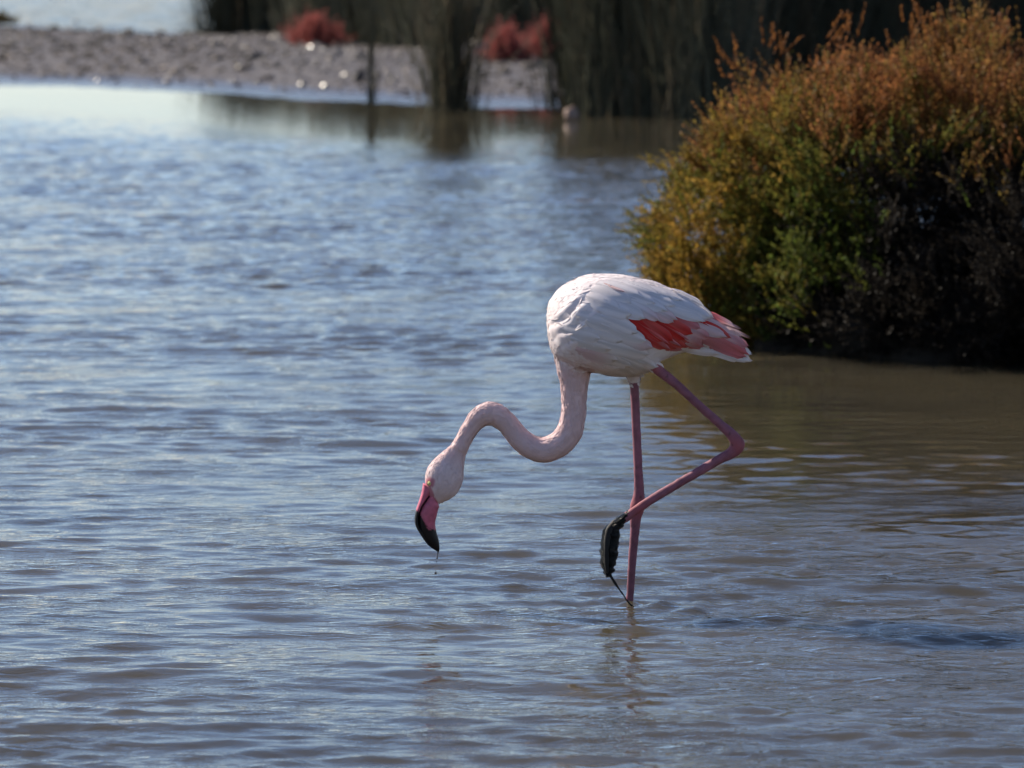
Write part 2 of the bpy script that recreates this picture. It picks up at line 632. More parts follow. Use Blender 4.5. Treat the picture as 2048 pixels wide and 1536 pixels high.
def twig_tube(buf, pts, r0, r1, col, k=5):
    p = catmull(pts, 3 * len(pts))
    t = np.gradient(p, axis=0)
    d, e1, e2 = basis(t)
    a = np.linspace(0, 2 * math.pi, k, endpoint=False)
    rr = np.linspace(r0, r1, len(p))[:, None, None]
    rings = p[:, None] + rr * (np.cos(a)[None, :, None] * e1[:, None] + np.sin(a)[None, :, None] * e2[:, None])
    v, q, tr = loft(rings)
    buf.add(v, q, col)


def build_shrub():
    r = np.random.default_rng(21)
    lobes = [  # x, y, z, rx, ry, rz
        (0.68, 6.28, 0.34, 0.25, 0.42, 0.27),
        (0.84, 6.25, 0.52, 0.25, 0.42, 0.33),
        (1.00, 6.20, 0.54, 0.27, 0.50, 0.36),
        (1.22, 6.05, 0.47, 0.46, 0.62, 0.44),
        (1.46, 6.10, 0.54, 0.38, 0.58, 0.44),
        (1.76, 5.75, 0.37, 0.46, 0.72, 0.42),
        (2.25, 5.80, 0.38, 0.60, 0.75, 0.45),
        (0.90, 6.15, 0.18, 0.32, 0.40, 0.22),
        (1.02, 6.10, 0.30, 0.30, 0.42, 0.25),
        (0.64, 6.22, 0.15, 0.24, 0.34, 0.16),
        (1.15, 5.85, 0.17, 0.36, 0.42, 0.20),
        (1.50, 5.60, 0.18, 0.42, 0.48, 0.22),
        (1.95, 5.45, 0.18, 0.50, 0.50, 0.24),
    ]
    root = obj("saltmarsh_shrub", None, label="large rounded saltmarsh shrub with green, golden and rust-red shoots standing in the water", category="shrub")
    root.location = (1.3, 6.0, 0)
    off = np.array([1.3, 6.0, 0])
    leaf, stem, br = Buf(), Buf(), Buf()
    B, Dr, Sh, Wl = [], [], [], []
    for li, (cx, cy, cz, rx, ry, rz) in enumerate(lobes):
        area = rx * ry + rx * rz + ry * rz
        nc = int(235 * area)                       # leafy plumes, each a bundle of shoots
        dv = r.normal(size=(nc, 3))
        dv /= np.linalg.norm(dv, axis=1)[:, None]
        sh = 1 - 0.35 * r.random(nc) ** 1.5 + 0.10 * (r.random(nc) < 0.3)
        ph = 0.09 * np.sin(5 * dv[:, 0] + 3 * dv[:, 2] + li) + 0.08 * np.sin(9 * dv[:, 1] + 7 * dv[:, 2] + 2 * li)
        pc = np.array([cx, cy, cz]) + dv * np.array([rx, ry, rz]) * (sh * (0.95 + ph))[:, None]
        nd = dv / np.array([rx, ry, rz])
        nd = nd / np.linalg.norm(nd, axis=1)[:, None]
        dc = nd * 0.8 + np.array([0, 0, 0.75]) + r.normal(size=(nc, 3)) * 0.25
        dc /= np.linalg.norm(dc, axis=1)[:, None]
        m = 26
        ln = r.uniform(0.07, 0.19, (nc, 1))
        w = r.uniform(0.018, 0.040, (nc, 1, 1))
        tt = r.random((nc, m))
        p = pc[:, None] + dc[:, None] * ((tt - 0.75) * ln)[..., None] + r.normal(size=(nc, m, 3)) * w * (1.15 - 0.75 * tt)[..., None]
        di = dc[:, None] + r.normal(size=(nc, m, 3)) * 0.30
        B.append(p.reshape(-1, 3)), Dr.append(di.reshape(-1, 3)), Sh.append(np.repeat(r.random(nc), m))
        n = int(3400 * area)                       # dense dark filling
        dv = r.normal(size=(n, 3))
        dv /= np.linalg.norm(dv, axis=1)[:, None]
        p = np.array([cx, cy, cz]) + dv * np.array([rx, ry, rz]) * (0.35 + 0.55 * r.random(n) ** 0.7)[:, None]
        B.append(p), Dr.append(dv * 0.6 + np.array([0, 0, 0.6]) + r.normal(size=(n, 3)) * 0.4), Sh.append(r.random(n))
    B, Dr, Sh = np.concatenate(B), np.concatenate(Dr), np.concatenate(Sh)
    # drop shoots well inside another lobe (they would never be seen) but keep some as dark filling
    deep = np.full(len(B), 9.0)
    for (cx, cy, cz, rx, ry, rz) in lobes:
        q = np.sqrt((((B - np.array([cx, cy, cz])) / np.array([rx, ry, rz])) ** 2).sum(1))
        deep = np.minimum(deep, q)
    keep = (B[:, 2] > 0.015) & ((deep > 0.6) | (r.random(len(B)) < 0.3)) & (B[:, 1] < 6.75)
    B, Dr, deep, Sh = B[keep], Dr[keep], deep[keep], Sh[keep]
    N = len(B)
    u, v = unpix(B)
    # the plant's own colours: rust tips on top, gold on the outer left, green between
    patch = np.array([mnoise.noise(Vector((b[0] * 5, b[1] * 5, b[2] * 5))) for b in B])
    rust = smooth01(0.50, 0.86, B[:, 2] + 0.25 * patch + 0.08 * r.normal(size=N))
    gold = smooth01(1640, 1340, u + 160 * patch + 40 * r.normal(size=N)) * (1 - 0.6 * rust)
    green = np.array([0.088, 0.125, 0.024]) + r.normal(size=(N, 1)) * np.array([0.012, 0.014, 0.004])
    goldc = np.array([0.39, 0.235, 0.042]) + r.normal(size=(N, 1)) * np.array([0.05, 0.03, 0.008])
    rustc = np.array([0.31, 0.130, 0.048]) + r.normal(size=(N, 1)) * np.array([0.05, 0.020, 0.008])
    pick = np.clip(Sh + 0.12 * r.normal(size=N), 0, 1)
    wg = np.clip(gold * (0.15 + 1.0 * pick) + 0.10 * r.normal(size=N), 0, 1)[:, None]
    c = green * (1 - wg) + goldc * wg
    wr = np.clip(rust * (1.25 - 0.75 * pick) + 0.12 * r.normal(size=N), 0, 1)[:, None]
    c = c * (1 - wr) + rustc * wr
    # dark dead shoots low on the right, with deep shade painted into their colour
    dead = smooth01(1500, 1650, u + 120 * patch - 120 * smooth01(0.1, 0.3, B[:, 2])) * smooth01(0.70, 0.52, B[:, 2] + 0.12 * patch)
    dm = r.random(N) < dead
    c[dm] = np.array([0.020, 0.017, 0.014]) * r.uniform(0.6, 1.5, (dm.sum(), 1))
    c = np.clip(c, 0.008, 1)
    L = r.uniform(0.045, 0.10, N) * (1 + 0.3 * rust)
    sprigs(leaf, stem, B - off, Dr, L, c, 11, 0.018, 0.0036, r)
    # stray sprays sticking out on the left and the top
    st = []
    for (uu, vv, du, dv_, dep) in [(1300, 455, -60, -30, 6.25), (1310, 430, -55, -8, 6.3), (1330, 520, -75, 25, 6.2), (1320, 350, -40, -35, 6.25), (1310, 560, -50, 15, 6.2),
                                   (1470, 140, -15, -55, 6.2), (1560, 90, 10, -60, 6.2), (1670, 70, 20, -50, 6.1), (1860, 60, 10, -60, 6.1), (1910, 70, 20, -50, 6.1), (1960, 120, 15, -60, 6.0), (1820, 80, -10, -60, 6.1)]:
        p0, p1 = pix(uu, vv, dep), pix(uu + du, vv + dv_, dep)
        for k in range(9):
            st.append((p0 + r.normal(size=3) * 0.03, (p1 - p0) + r.normal(size=3) * 0.03))
    sb = np.array([s[0] for s in st])
    sd = np.array([s[1] for s in st])
    top = sb[:, 2] > 0.75
    sc = np.where(top[:, None], np.array([0.24, 0.10, 0.03]), np.array([0.27, 0.20, 0.04]))
    sprigs(leaf, stem, sb - off, sd, np.linalg.norm(sd, axis=1) * r.uniform(0.45, 0.9, len(sb)), sc, 16, 0.016, 0.003, r, spread=0.6)
    # woody stems rising from the water
    tw = np.array([0.055, 0.047, 0.040])
    for i in range(46):
        bx, by = r.uniform(0.85, 2.3), r.uniform(5.75, 6.5)
        a = r.uniform(0, 6.283)
        h = r.uniform(0.35, 0.8)
        l = r.uniform(0.05, 0.35)
        pts = [(bx, by, -0.05), (bx + 0.25 * l * math.cos(a) + r.normal() * 0.03, by + 0.25 * l * math.sin(a), 0.3 * h),
               (bx + 0.6 * l * math.cos(a), by + 0.6 * l * math.sin(a) + r.normal() * 0.03, 0.65 * h), (bx + l * math.cos(a), by + l * math.sin(a), h)]
        twig_tube(br, np.array(pts) - off, r.uniform(0.006, 0.013), 0.002, tw * r.uniform(0.7, 1.3))
    # peaty root mass the plant stands on
    import bmesh
    bm = bmesh.new()
    bmesh.ops.create_icosphere(bm, subdivisions=5, radius=1.0)
    for vt in bm.verts:
        k = 1 + 0.22 * mnoise.noise(vt.co * 2.3) + 0.08 * mnoise.noise(vt.co * 7)
        vt.co = Vector((1.50 + vt.co.x * 0.78 * k - off[0], 6.05 + 0.0 + vt.co.y * 0.52 * k - off[1] - 0.12 * vt.co.x, vt.co.z * 0.34 * k))
    rm_ = bpy.data.meshes.new("root_mass")
    bm.to_mesh(rm_)
    bm.free()
    set_col(rm_, np.tile(np.array([0.028, 0.023, 0.018]), (len(rm_.vertices), 1)))
    rm_.polygons.foreach_set("use_smooth", np.ones(len(rm_.polygons), bool))
    obj("root_mass", rm_, M_TWIG, root)
    obj("woody_stems", br.mesh("woody_stems"), M_TWIG, root, kind="stuff")
    obj("shoot_stems", stem.mesh("shoot_stems"), M_TWIG, root, kind="stuff")
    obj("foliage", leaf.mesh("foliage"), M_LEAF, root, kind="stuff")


build_shrub()


def red_plant(name, u0, u1, vb, hpx, label, col, seed, n=420):
    r = np.random.default_rng(seed)
    g = ground((u0 + u1) / 2, vb, 0.03)
    d = g[1] - CAM[1]
    rx = (u1 - u0) / 2 * d / FPX
    h = hpx * d / FPX
    root = obj(name, None, label=label, category="plant", group="red glasswort on the far bank")
    root.location = g
    th = r.uniform(0, 6.283, n)
    rr = np.minimum(np.abs(r.normal(size=n)) * 0.6, 1.5)
    b = np.stack([rr * np.cos(th) * rx * 0.8, rr * np.sin(th) * rx * 0.6, r.random(n) * h * 0.6 * np.maximum(1 - 0.6 * rr, 0.1) + 0.01], -1)
    dr = np.stack([b[:, 0] / rx * 0.6, b[:, 1] / rx * 0.6, np.full(n, 1.0)], -1) + r.normal(size=(n, 3)) * 0.3
    hs = 0.45 + 0.75 * np.array([0.5 + mnoise.noise(Vector((q[0] * 9, q[1] * 9, seed))) for q in b])
    lf, st, br = Buf(), Buf(), Buf()
    c = np.array(col) * r.uniform(0.6, 1.3, (n, 1))
    sprigs(lf, st, b, dr, r.uniform(0.2, 0.75, n) * hs * 1.3 * h, c, 10, 0.04, 0.008, r, spread=0.5, stem_r=0.003)
    obj("stems", st.mesh("stems"), M_TWIG, root, kind="stuff")
    obj("foliage", lf.mesh("foliage"), M_LEAF, root, kind="stuff")


RED = (0.40, 0.13, 0.11)
red_plant("glasswort", 578, 682, 97, 62, "red glasswort plant before the dark rushes left of the thin tall tuft", RED, 1)
red_plant("glasswort", 965, 1062, 128, 66, "red glasswort plant just right of the fan-shaped rush clump", RED, 2)
red_plant("glasswort", 1045, 1135, 126, 76, "red glasswort plant touching the left edge of the big rush bed", RED, 3)
red_plant("low_plant", -40, 42, 52, 24, "small low olive-brown plant at the left edge of the mud bank", (0.10, 0.075, 0.03), 4, 160)


def rush_mesh(name, seed, n, h, spread, base_r, width, dead=0.12):
    r = np.random.default_rng(seed)
    lv = np.array([0, 0.35, 0.7, 1.0])
    th = r.uniform(0, 6.283, n)
    rr = np.minimum(np.abs(r.normal(size=n)) * 0.62, 1.7) * base_r
    bx, by = rr * np.cos(th), rr * np.sin(th)
    a = th + r.normal(size=n) * 0.7
    lean = spread * (0.15 + r.random(n) + 0.9 * r.random(n) ** 8) * (0.3 + rr / base_r)
    H = h * r.uniform(0.35, 1.12, n)
    droop = r.random(n) ** 3 * 0.25 * h
    k = 3
    ang = np.array([0, 2.094, 4.189])
    rad = width * (1 - 0.8 * lv)[None] * r.uniform(0.7, 1.3, (n, 1))
    cx = bx[:, None] + (lean * np.cos(a))[:, None] * lv[None] ** 1.6 * h
    cy = by[:, None] + (lean * np.sin(a))[:, None] * lv[None] ** 1.6 * h
    cz = -0.05 + (H[:, None] + 0.05) * lv[None] - droop[:, None] * lv[None] ** 4
    v = np.stack([cx[..., None] + rad[..., None] * np.cos(ang), cy[..., None] + rad[..., None] * np.sin(ang), np.repeat(cz[..., None], 3, 2)], -1)
    v = v.reshape(-1, 3)
    q = []
    for s in range(3):
        for j in range(3):
            q.append((s * 3 + j, s * 3 + (j + 1) % 3, s * 3 + 3 + (j + 1) % 3, s * 3 + 3 + j))
    f = (np.array(q)[None] + (np.arange(n) * 12)[:, None, None]).reshape(-1, 4)
    c = np.array([0.092, 0.093, 0.060])[None] * r.uniform(0.55, 1.4, (n, 1))
    dm = r.random(n) < dead
    c[dm] = np.array([0.17, 0.13, 0.075]) * r.uniform(0.7, 1.2, (dm.sum(), 1))
    return mesh_from(name, v, f, np.repeat(c, 12, 0))


RUSH = {
    'bed': rush_mesh("rush_stems_bed", 1, 640, 1.55, 0.14, 0.21, 0.0052),
    'back': rush_mesh("rush_stems_back", 2, 620, 0.98, 0.16, 0.34, 0.0065, 0.08),
    'back2': rush_mesh("rush_stems_back_b", 3, 620, 1.04, 0.20, 0.34, 0.0065, 0.10),
    'fan': rush_mesh("rush_stems_fan", 4, 420, 1.35, 0.24, 0.150, 0.0048, 0.3),
    'thin': rush_mesh("rush_stems_thin", 5, 34, 1.2, 0.10, 0.024, 0.0042, 0.15),
}


def rush(kind, u, v, label, group=None, rot=0.0, sc=1.0, z=0.02, name="rush_clump"):
    g = ground(u, v, z)
    root = obj(name, None, label=label, category="rushes")
    if group:
        root["group"] = group
    root.location = g
    root.rotation_euler = (0, 0, rot)
    root.scale = (sc, sc, sc)
    obj("stems", RUSH[kind], M_REED, root, kind="stuff")
    return root


ORD = ["first", "second", "third", "fourth", "fifth", "sixth", "seventh", "eighth", "ninth", "tenth", "eleventh", "twelfth", "thirteenth", "fourteenth", "fifteenth", "sixteenth"]
rush('fan', 898, 218, "rush clump splaying like a fan at the water's edge, bare mud on both sides", "rush clumps at the water's edge", 0.4, z=0)
rush('thin', 742, 209, "thin upright tuft of rushes at the waterline left of the fan-shaped clump", "rush clumps at the water's edge", 0, z=0)
for i, (u, v) in enumerate([(462, 70), (505, 68), (552, 70), (600, 72), (648, 78), (700, 88), (745, 94), (792, 98), (836, 100)]):
    rush('back' if i % 2 else 'back2', u, v, ORD[i] + " clump from the left in the low rush row behind the mud bank", "low rush row behind the mud bank", i * 1.7, 1.0 + 0.06 * math.sin(i * 2.1))
for i, (u, v) in enumerate([(885, 84), (935, 80), (985, 78), (1035, 80), (1085, 82), (1130, 84), (1180, 84)]):
    rush('back' if i % 2 else 'back2', u, v, ORD[i] + " clump from the left in the dark rush row behind the red plants", "rush row behind the red plants", i * 2.3 + 1, 1.15 + 0.08 * math.sin(i * 3.1))
bed = [(1172, 226), (1212, 230), (1268, 231), (1322, 234), (1378, 236), (1432, 238)]
bl = ["leftmost dark clump of the big rush bed, beside the mud", "second clump from the left in the big rush bed", "rush clump with a pale bent dead blade in the big rush bed",
      "fourth clump from the left in the big rush bed", "rush clump of the big bed just left of the orange shrub", "rush clump half hidden by the left slope of the orange shrub"]
bed_objs = []
for i, (u, v) in enumerate(bed):
    bed_objs.append(rush('bed', u, v, bl[i], "big rush bed", i * 1.3, 1.0 + 0.05 * math.sin(i * 2.7), z=0))
for i, (u, v) in enumerate([(1205, 210), (1245, 212), (1300, 214), (1355, 214), (1410, 214), (1470, 216), (1530, 216), (1590, 214), (1650, 214), (1710, 212), (1770, 212), (1830, 210), (1890, 210), (1950, 208), (2010, 206), (2070, 205)]):
    rush('bed', u, v, ORD[i] + " clump from the left in the tall back row of the big rush bed", "back row of the big rush bed", i * 2.1 + 0.5, 1.12 + 0.08 * math.sin(i * 1.9), z=0)


def blade(parent, pts, w, col, name="dead_blade"):
    """pale bent dead blade: thin curved ribbon with a keel"""
    p = catmull(np.array(pts) - np.array(parent.location), 14)
    t = np.gradient(p, axis=0)
    t /= np.linalg.norm(t, axis=1)[:, None]
    s = np.cross(t, np.array([0, 1.0, 0]))
    s /= np.linalg.norm(s, axis=1)[:, None]
    ww = w * np.sin(np.linspace(0.5, 3.05, len(p)))[:, None]
    v = np.concatenate([p - s * ww, p + np.array([0, -0.006, 0]), p + s * ww])
    n = len(p)
    i = np.arange(n - 1)
    f = np.concatenate([np.stack([i, i + 1, i + 1 + n, i + n], -1), np.stack([i + n, i + n + 1, i + 1 + 2 * n, i + 2 * n], -1)])
    parent_sc = parent.scale[0]
    o = obj(name, mesh_from(name, v / parent_sc, f, np.broadcast_to(np.array(col), v.shape)), M_REED, parent)
    o.matrix_parent_inverse.identity()
    return o


for o in (bed_objs[2],):
    o.rotation_euler = (0, 0, 0)
    yb = o.location[1] - 0.3
    blade(o, [pix(1252, 132, yb), pix(1262, 150, yb), pix(1276, 172, yb)], 0.012, (0.32, 0.28, 0.22))
    blade(o, [pix(1244, 205, yb), pix(1258, 170, yb), pix(1266, 150, yb)], 0.007, (0.20, 0.17, 0.13))
    blade(o, [pix(1262, 92, yb), pix(1285, 100, yb), pix(1296, 112, yb)], 0.007, (0.15, 0.13, 0.10))
    blade(o, [pix(1310, 84, yb), pix(1335, 72, yb), pix(1365, 66, yb)], 0.006, (0.15, 0.13, 0.10))

# stones
def stone(name, u, v, w, h, label, col, seed, depth=0.8):
    r = np.random.default_rng(seed)
    g = ground(u, v, 0.0)
    d = g[1] - CAM[1]
    import bmesh
    bm = bmesh.new()
    bmesh.ops.create_icosphere(bm, subdivisions=3, radius=1.0)
    me = bpy.data.meshes.new(name)
    for vt in bm.verts:
        k = 1 + 0.28 * mnoise.noise(vt.co * 1.4 + Vector((seed, 0, 0))) + 0.07 * mnoise.noise(vt.co * 5)
        vt.co = Vector((vt.co.x * k * w / 2 * d / FPX, vt.co.y * k * w / 2 * depth * d / FPX, (vt.co.z * k * 0.62 + 0.42) * h * d / FPX))
    bm.to_mesh(me)
    bm.free()
    me.polygons.foreach_set("use_smooth", np.ones(len(me.polygons), bool))
    set_col(me, np.broadcast_to(np.array(col), (len(me.vertices), 3)))
    o = obj(name, me, M_CLOD, label=label, category="stone", group="stones on the far shore")
    o.location = g
    return o


stone("stone", 1143, 240, 32, 26, "small pale brown stone in the water at the foot of the rush bed", (0.24, 0.16, 0.12), 3)
stone("stone", 108, 64, 18, 14, "small dark stone near the left of the mud bank below the flooded flat", (0.03, 0.03, 0.022), 5)
stone("stone", 258, 77, 24, 12, "flat dark stone at the edge of the flooded flat", (0.03, 0.032, 0.025), 6)
stone("stone", 530, 102, 14, 10, "small dark stone on the mud before the low rush row", (0.04, 0.038, 0.03), 8)


# ------------------------------------------------------------------ flamingo
flam = obj("flamingo", None, label="white and pink flamingo wading on one leg with its head lowered to the water", category="flamingo")
FLAM_BASE = pix(1259, 1220, 0.03)
flam.location = FLAM_BASE
FB = np.array(FLAM_BASE)


def pr(u, v, r, y=0.0):
    return np.concatenate([pix(u, v, y), [r / 1000.0]])


# body core: vertical sections from breast to tail
BODY = [(1094, 630, 654, 10), (1098, 606, 684, 34), (1107, 591, 706, 54), (1120, 577, 720, 73), (1142, 563, 731, 92), (1172, 552, 741, 106), (1210, 548.5, 749, 112),
        (1245, 551, 752, 110), (1283, 557, 748, 102), (1318, 568, 724, 90), (1353, 583, 707, 76), (1388, 599, 699, 60), (1415, 621, 695, 46), (1440, 643, 699, 34),
        (1468, 662, 706, 22), (1486, 688, 712, 10)]
rows = []
for u, vt, vb, hw in BODY:
    T, Bm = pix(u, vt), pix(u, vb)
    rows.append(np.concatenate([(T + Bm) / 2, [(T[2] - Bm[2]) / 2, hw / 1000.0]]))
bp_ = catmull(rows, 90)
ang = np.linspace(0, 2 * math.pi, 56, endpoint=False)
ca, sa = np.cos(ang), np.sin(ang)
pw = 2 / 2.15
rings = np.zeros((90, 56, 3))
rings[:, :, 0] = bp_[:, 0:1]
rings[:, :, 1] = bp_[:, 1:2] + bp_[:, 4:5] * (np.sign(ca) * np.abs(ca) ** pw)[None]
rings[:, :, 2] = bp_[:, 2:3] + bp_[:, 3:4] * (np.sign(sa) * np.abs(sa) ** pw)[None]

NECK = [(1160, 672, 48), (1150, 705, 42), (1148, 735, 35.5), (1148.5, 760, 29.5), (1148, 785, 26), (1147, 828, 24.5), (1140, 860, 25.5), (1121, 886, 26.5), (1090, 899, 25),
        (1061, 894, 24), (1036, 873, 22), (1014, 846, 21.5), (986, 828.5, 23.3), (961, 833, 21.5), (943, 853, 17.5), (928, 878, 16.5), (917, 898, 17.5)]
HEAD = [(928, 878, 16), (917, 898, 17.5), (907, 916, 25), (897, 935, 33.5), (889, 954, 37.5), (882, 976, 34), (876, 995, 21), (874, 1006, 9)]
YS, YL = 0.030, -0.050      # standing (far) leg, lifted (near) leg
LEG_S = [(1262, 700, 30), (1265, 735, 22), (1268, 758, 12.5), (1269, 775, 9.6), (1273, 864, 9.2), (1277, 950, 9.6), (1278, 985, 11.5), (1275, 1014, 15.2), (1271, 1036, 12), (1270, 1060, 10),
         (1265, 1117, 8.7), (1260, 1195, 7.9), (1258, 1240, 7.9), (1257, 1290, 8)]
LEG_L = [(1285, 690, 36), (1296, 714, 26), (1307, 731, 12.5), (1318, 741, 10.8), (1352, 768, 9.6), (1391, 804, 8.8), (1440, 848, 9.6), (1462, 868, 11.5), (1475, 889, 15), (1464, 905, 12.2),
         (1440, 918, 10.2), (1418, 931, 9.6), (1357, 967, 9.2), (1300, 1001, 9.4), (1254, 1033, 9.6), (1228, 1050, 10)]


def joined(parts):
    b = Buf()
    for v, q, t in parts:
        b.add(v, q, (1, 1, 1))
        b.f3.append(np.asarray(t) + b.n - len(v))
    return b


def leg_y(path, y0, y1, brk):
    out = []
    for k, (u, v, r) in enumerate(path):
        out.append(pr(u, v, r, y0 if k < brk else y1))
    return out


parts = [loft(rings),
         tube([pr(*p) for p in NECK], 120, 28, 0.95),
         tube([pr(*p) for p in HEAD], 60, 28, 0.74),
         tube([pr(u, v, r, YS) for u, v, r in LEG_S], 130, 18, 0.9),
         tube([pr(u, v, r, YL) for u, v, r in LEG_L], 150, 18, 0.85)]
# toes of the lifted foot, hanging folded, and of the standing foot on the bottom
for (dy, pts) in ((-0.008, [(1228, 1050, 9), (1218, 1062, 8), (1213, 1095, 6), (1213, 1130, 5), (1215, 1148, 3)]),
                  (0.0, [(1228, 1050, 9), (1222, 1066, 8), (1220, 1100, 6), (1218, 1132, 5), (1218, 1150, 3)]),
                  (0.008, [(1230, 1050, 9), (1229, 1068, 8), (1228, 1095, 6), (1226, 1122, 5), (1222, 1140, 3)])):
    parts.append(tube([pr(u, v, r, YL + dy * min(k, 2)) for k, (u, v, r) in enumerate(pts)], 30, 12, 0.9))
for dx, dyy in ((-0.075, -0.03), (-0.085, 0.0), (-0.07, 0.035)):
    c0 = pr(1257, 1288, 7, YS)
    parts.append(tube([c0, c0 + np.array([dx * 0.5, dyy * 0.5, -0.004, 0]), c0 + np.array([dx, dyy, -0.006, -0.004])], 14, 10, 0.8))
raw = joined(parts)
raw_me = raw.mesh("flamingo_core")
tmp = bpy.data.objects.new("flamingo_core", raw_me)
COL.objects.link(tmp)
md = tmp.modifiers.new("r", 'REMESH')
md.mode = 'VOXEL'
md.voxel_size = 0.0026
ms_ = tmp.modifiers.new("s", 'SMOOTH')
ms_.factor = 0.5
ms_.iterations = 5
dg = bpy.context.evaluated_depsgraph_get()
dg.update()
body_me = bpy.data.meshes.new_from_object(tmp.evaluated_get(dg))
bpy.data.objects.remove(tmp)
body_me.materials.clear()

# plumage relief: breast pleats and soft undulation
nv = len(body_me.vertices)
co = np.zeros(nv * 3, np.float32)
body_me.vertices.foreach_get("co", co)
co = co.reshape(-1, 3).astype(float)
nrm = np.zeros(nv * 3, np.float32)
body_me.vertices.foreach_get("normal", nrm)
nrm = nrm.reshape(-1, 3).astype(float)
U, V = unpix(co)


def seg_dist(pts, ylist, P):
    best = np.full(len(P), 9.0)
    for a, b in zip(pts[:-1], pts[1:]):
        ab = b - a
        t = np.clip(((P - a) @ ab) / (ab @ ab), 0, 1)
        best = np.minimum(best, np.linalg.norm(P - a - t[:, None] * ab, axis=1))
    return best


legS = np.array([pix(u, v, YS) for u, v, r in LEG_S])
legL = np.array([pix(u, v, YL) for u, v, r in LEG_L])
dS, dL = seg_dist(legS[3:], None, co), seg_dist(legL[2:], None, co)
jag = np.array([mnoise.noise(Vector(p) * 90) for p in co])
isleg = ((dS < 0.021) & (V > 766 + 4 * jag)) | ((dL < 0.022) & ((U - 1303) * 0.77 + (V - 727) * 0.64 > 6 + 4 * jag) & (V > 722)) | (V > 1005) & (U > 1100)
neckm = smooth01(690, 760, V + 30 * jag) * (U < 1190) * (~isleg)
bodym = (V < 760) & ~isleg
lf = np.array([mnoise.noise(Vector((p[0] * 22, p[1] * 22, p[2] * 30))) for p in co])
along = (-60 * (U - 1150) + 55 * (V - 632)) / 81.4
across = (55 * (U - 1150) + 60 * (V - 632)) / 81.4
pm = np.exp(-((along / 46) ** 2)) * smooth01(-34, -22, across) * (1 - smooth01(34, 60, across)) * bodym
ph = across + 0.0020 * along ** 2 + 7 * lf
disp = 0.0056 * pm * (np.abs(np.cos(ph * math.pi / 24)) - 0.5)
streak = np.array([mnoise.noise(Vector((p[0] * 30 + p[2] * 60, p[1] * 70, p[2] * 40 - p[0] * 30))) for p in co])
disp += 0.0022 * lf * bodym + 0.0007 * streak * bodym
neckst = np.array([mnoise.noise(Vector((p[0] * 130, p[1] * 130, p[2] * 35))) for p in co])
disp += 0.0014 * neckst * neckm * (1 - smooth01(790, 900, V))
disp += (0.0004 * jag + 0.0016 * lf) * (V > 780) * (~isleg)
disp += 0.0006 * jag * isleg
co2 = co + nrm * disp[:, None]
body_me.vertices.foreach_set("co", (co2).astype(np.float32).ravel())
body_me.update()
# colours of the plumage and bare parts
white = np.array([0.79, 0.715, 0.71])
pinkn = np.array([0.71, 0.51, 0.50])
blush = np.array([0.75, 0.58, 0.575])
cols = np.tile(white, (nv, 1))
cols += (blush - white) * (np.clip(0.4 * lf + 0.15, 0, 0.5))[:, None]
cols += (pinkn - cols) * neckm[:, None] * (1 - 0.35 * smooth01(905, 945, V) * (U < 960))[:, None]
legc = np.array([0.24, 0.090, 0.118])
legj = np.array([0.32, 0.085, 0.10])
lc = legc[None] * (1 + 0.30 * jag + 0.10 * np.sin((U + V) * 0.9) + 0.25 * lf)[:, None]
joint = np.maximum(np.exp(-((np.hypot(U - 1475, V - 890) / 20) ** 2)), np.exp(-((np.hypot(U - 1275, V - 1016) / 22) ** 2)))
joint = np.maximum(joint, np.exp(-((np.hypot(U - 1308, V - 733) / 14) ** 2)))
lc = lc + (legj - lc) * joint[:, None]
lc *= (1 - 0.25 * smooth01(1050, 1190, V))[:, None]          # silt-stained towards the water
specks = (np.array([mnoise.noise(Vector((p[0] * 160, p[1] * 160, p[2] * 70)) + Vector((4, 0, 0))) for p in co]) > 0.60)
lc[specks] *= 0.5
foot = (U < 1250) & (V > 1028)
lc[foot] = (0.006, 0.006, 0.006)
cols[isleg] = lc[isleg]
# bare pink skin round the eye and at the bill base
eyed = np.hypot(U - 860, V - 965)
sk = smooth01(13, 7, eyed + 2 * jag) * (U < 880)
base = smooth01(0, 6, (V - 980) - 2.4 * (U - 866) + 3 * jag) * (U < 885) * (V > 965) * (V < 1020)
skin = np.maximum(sk, base)
cols += (np.array([0.50, 0.19, 0.22]) - cols) * skin[:, None]
set_col(body_me, cols)
body_me.polygons.foreach_set("use_smooth", np.ones(len(body_me.polygons), bool))

# trees for draping, in world space
faces_idx = [tuple(p.vertices) for p in body_me.polygons]
bvh = BVHTree.FromPolygons([Vector(p) for p in co2], faces_idx)
body_me.vertices.foreach_set("co", (co2 - FB).astype(np.float32).ravel())
body_me.update()
obj("body", body_me, M_SKIN, flam)


def surf_y(u, v, side=-1):
    p = pix(u, v, 0.0)
    o = Vector((p[0], side * 0.6, p[2]))
    h = bvh.ray_cast(o, Vector((0, -side, 0)), 1.0)
    if h[0] is not None:
        return h[0].y
    n = bvh.find_nearest(Vector((p[0], side * 0.03, p[2])))
    return n[0].y if n[0] is not None else 0.0


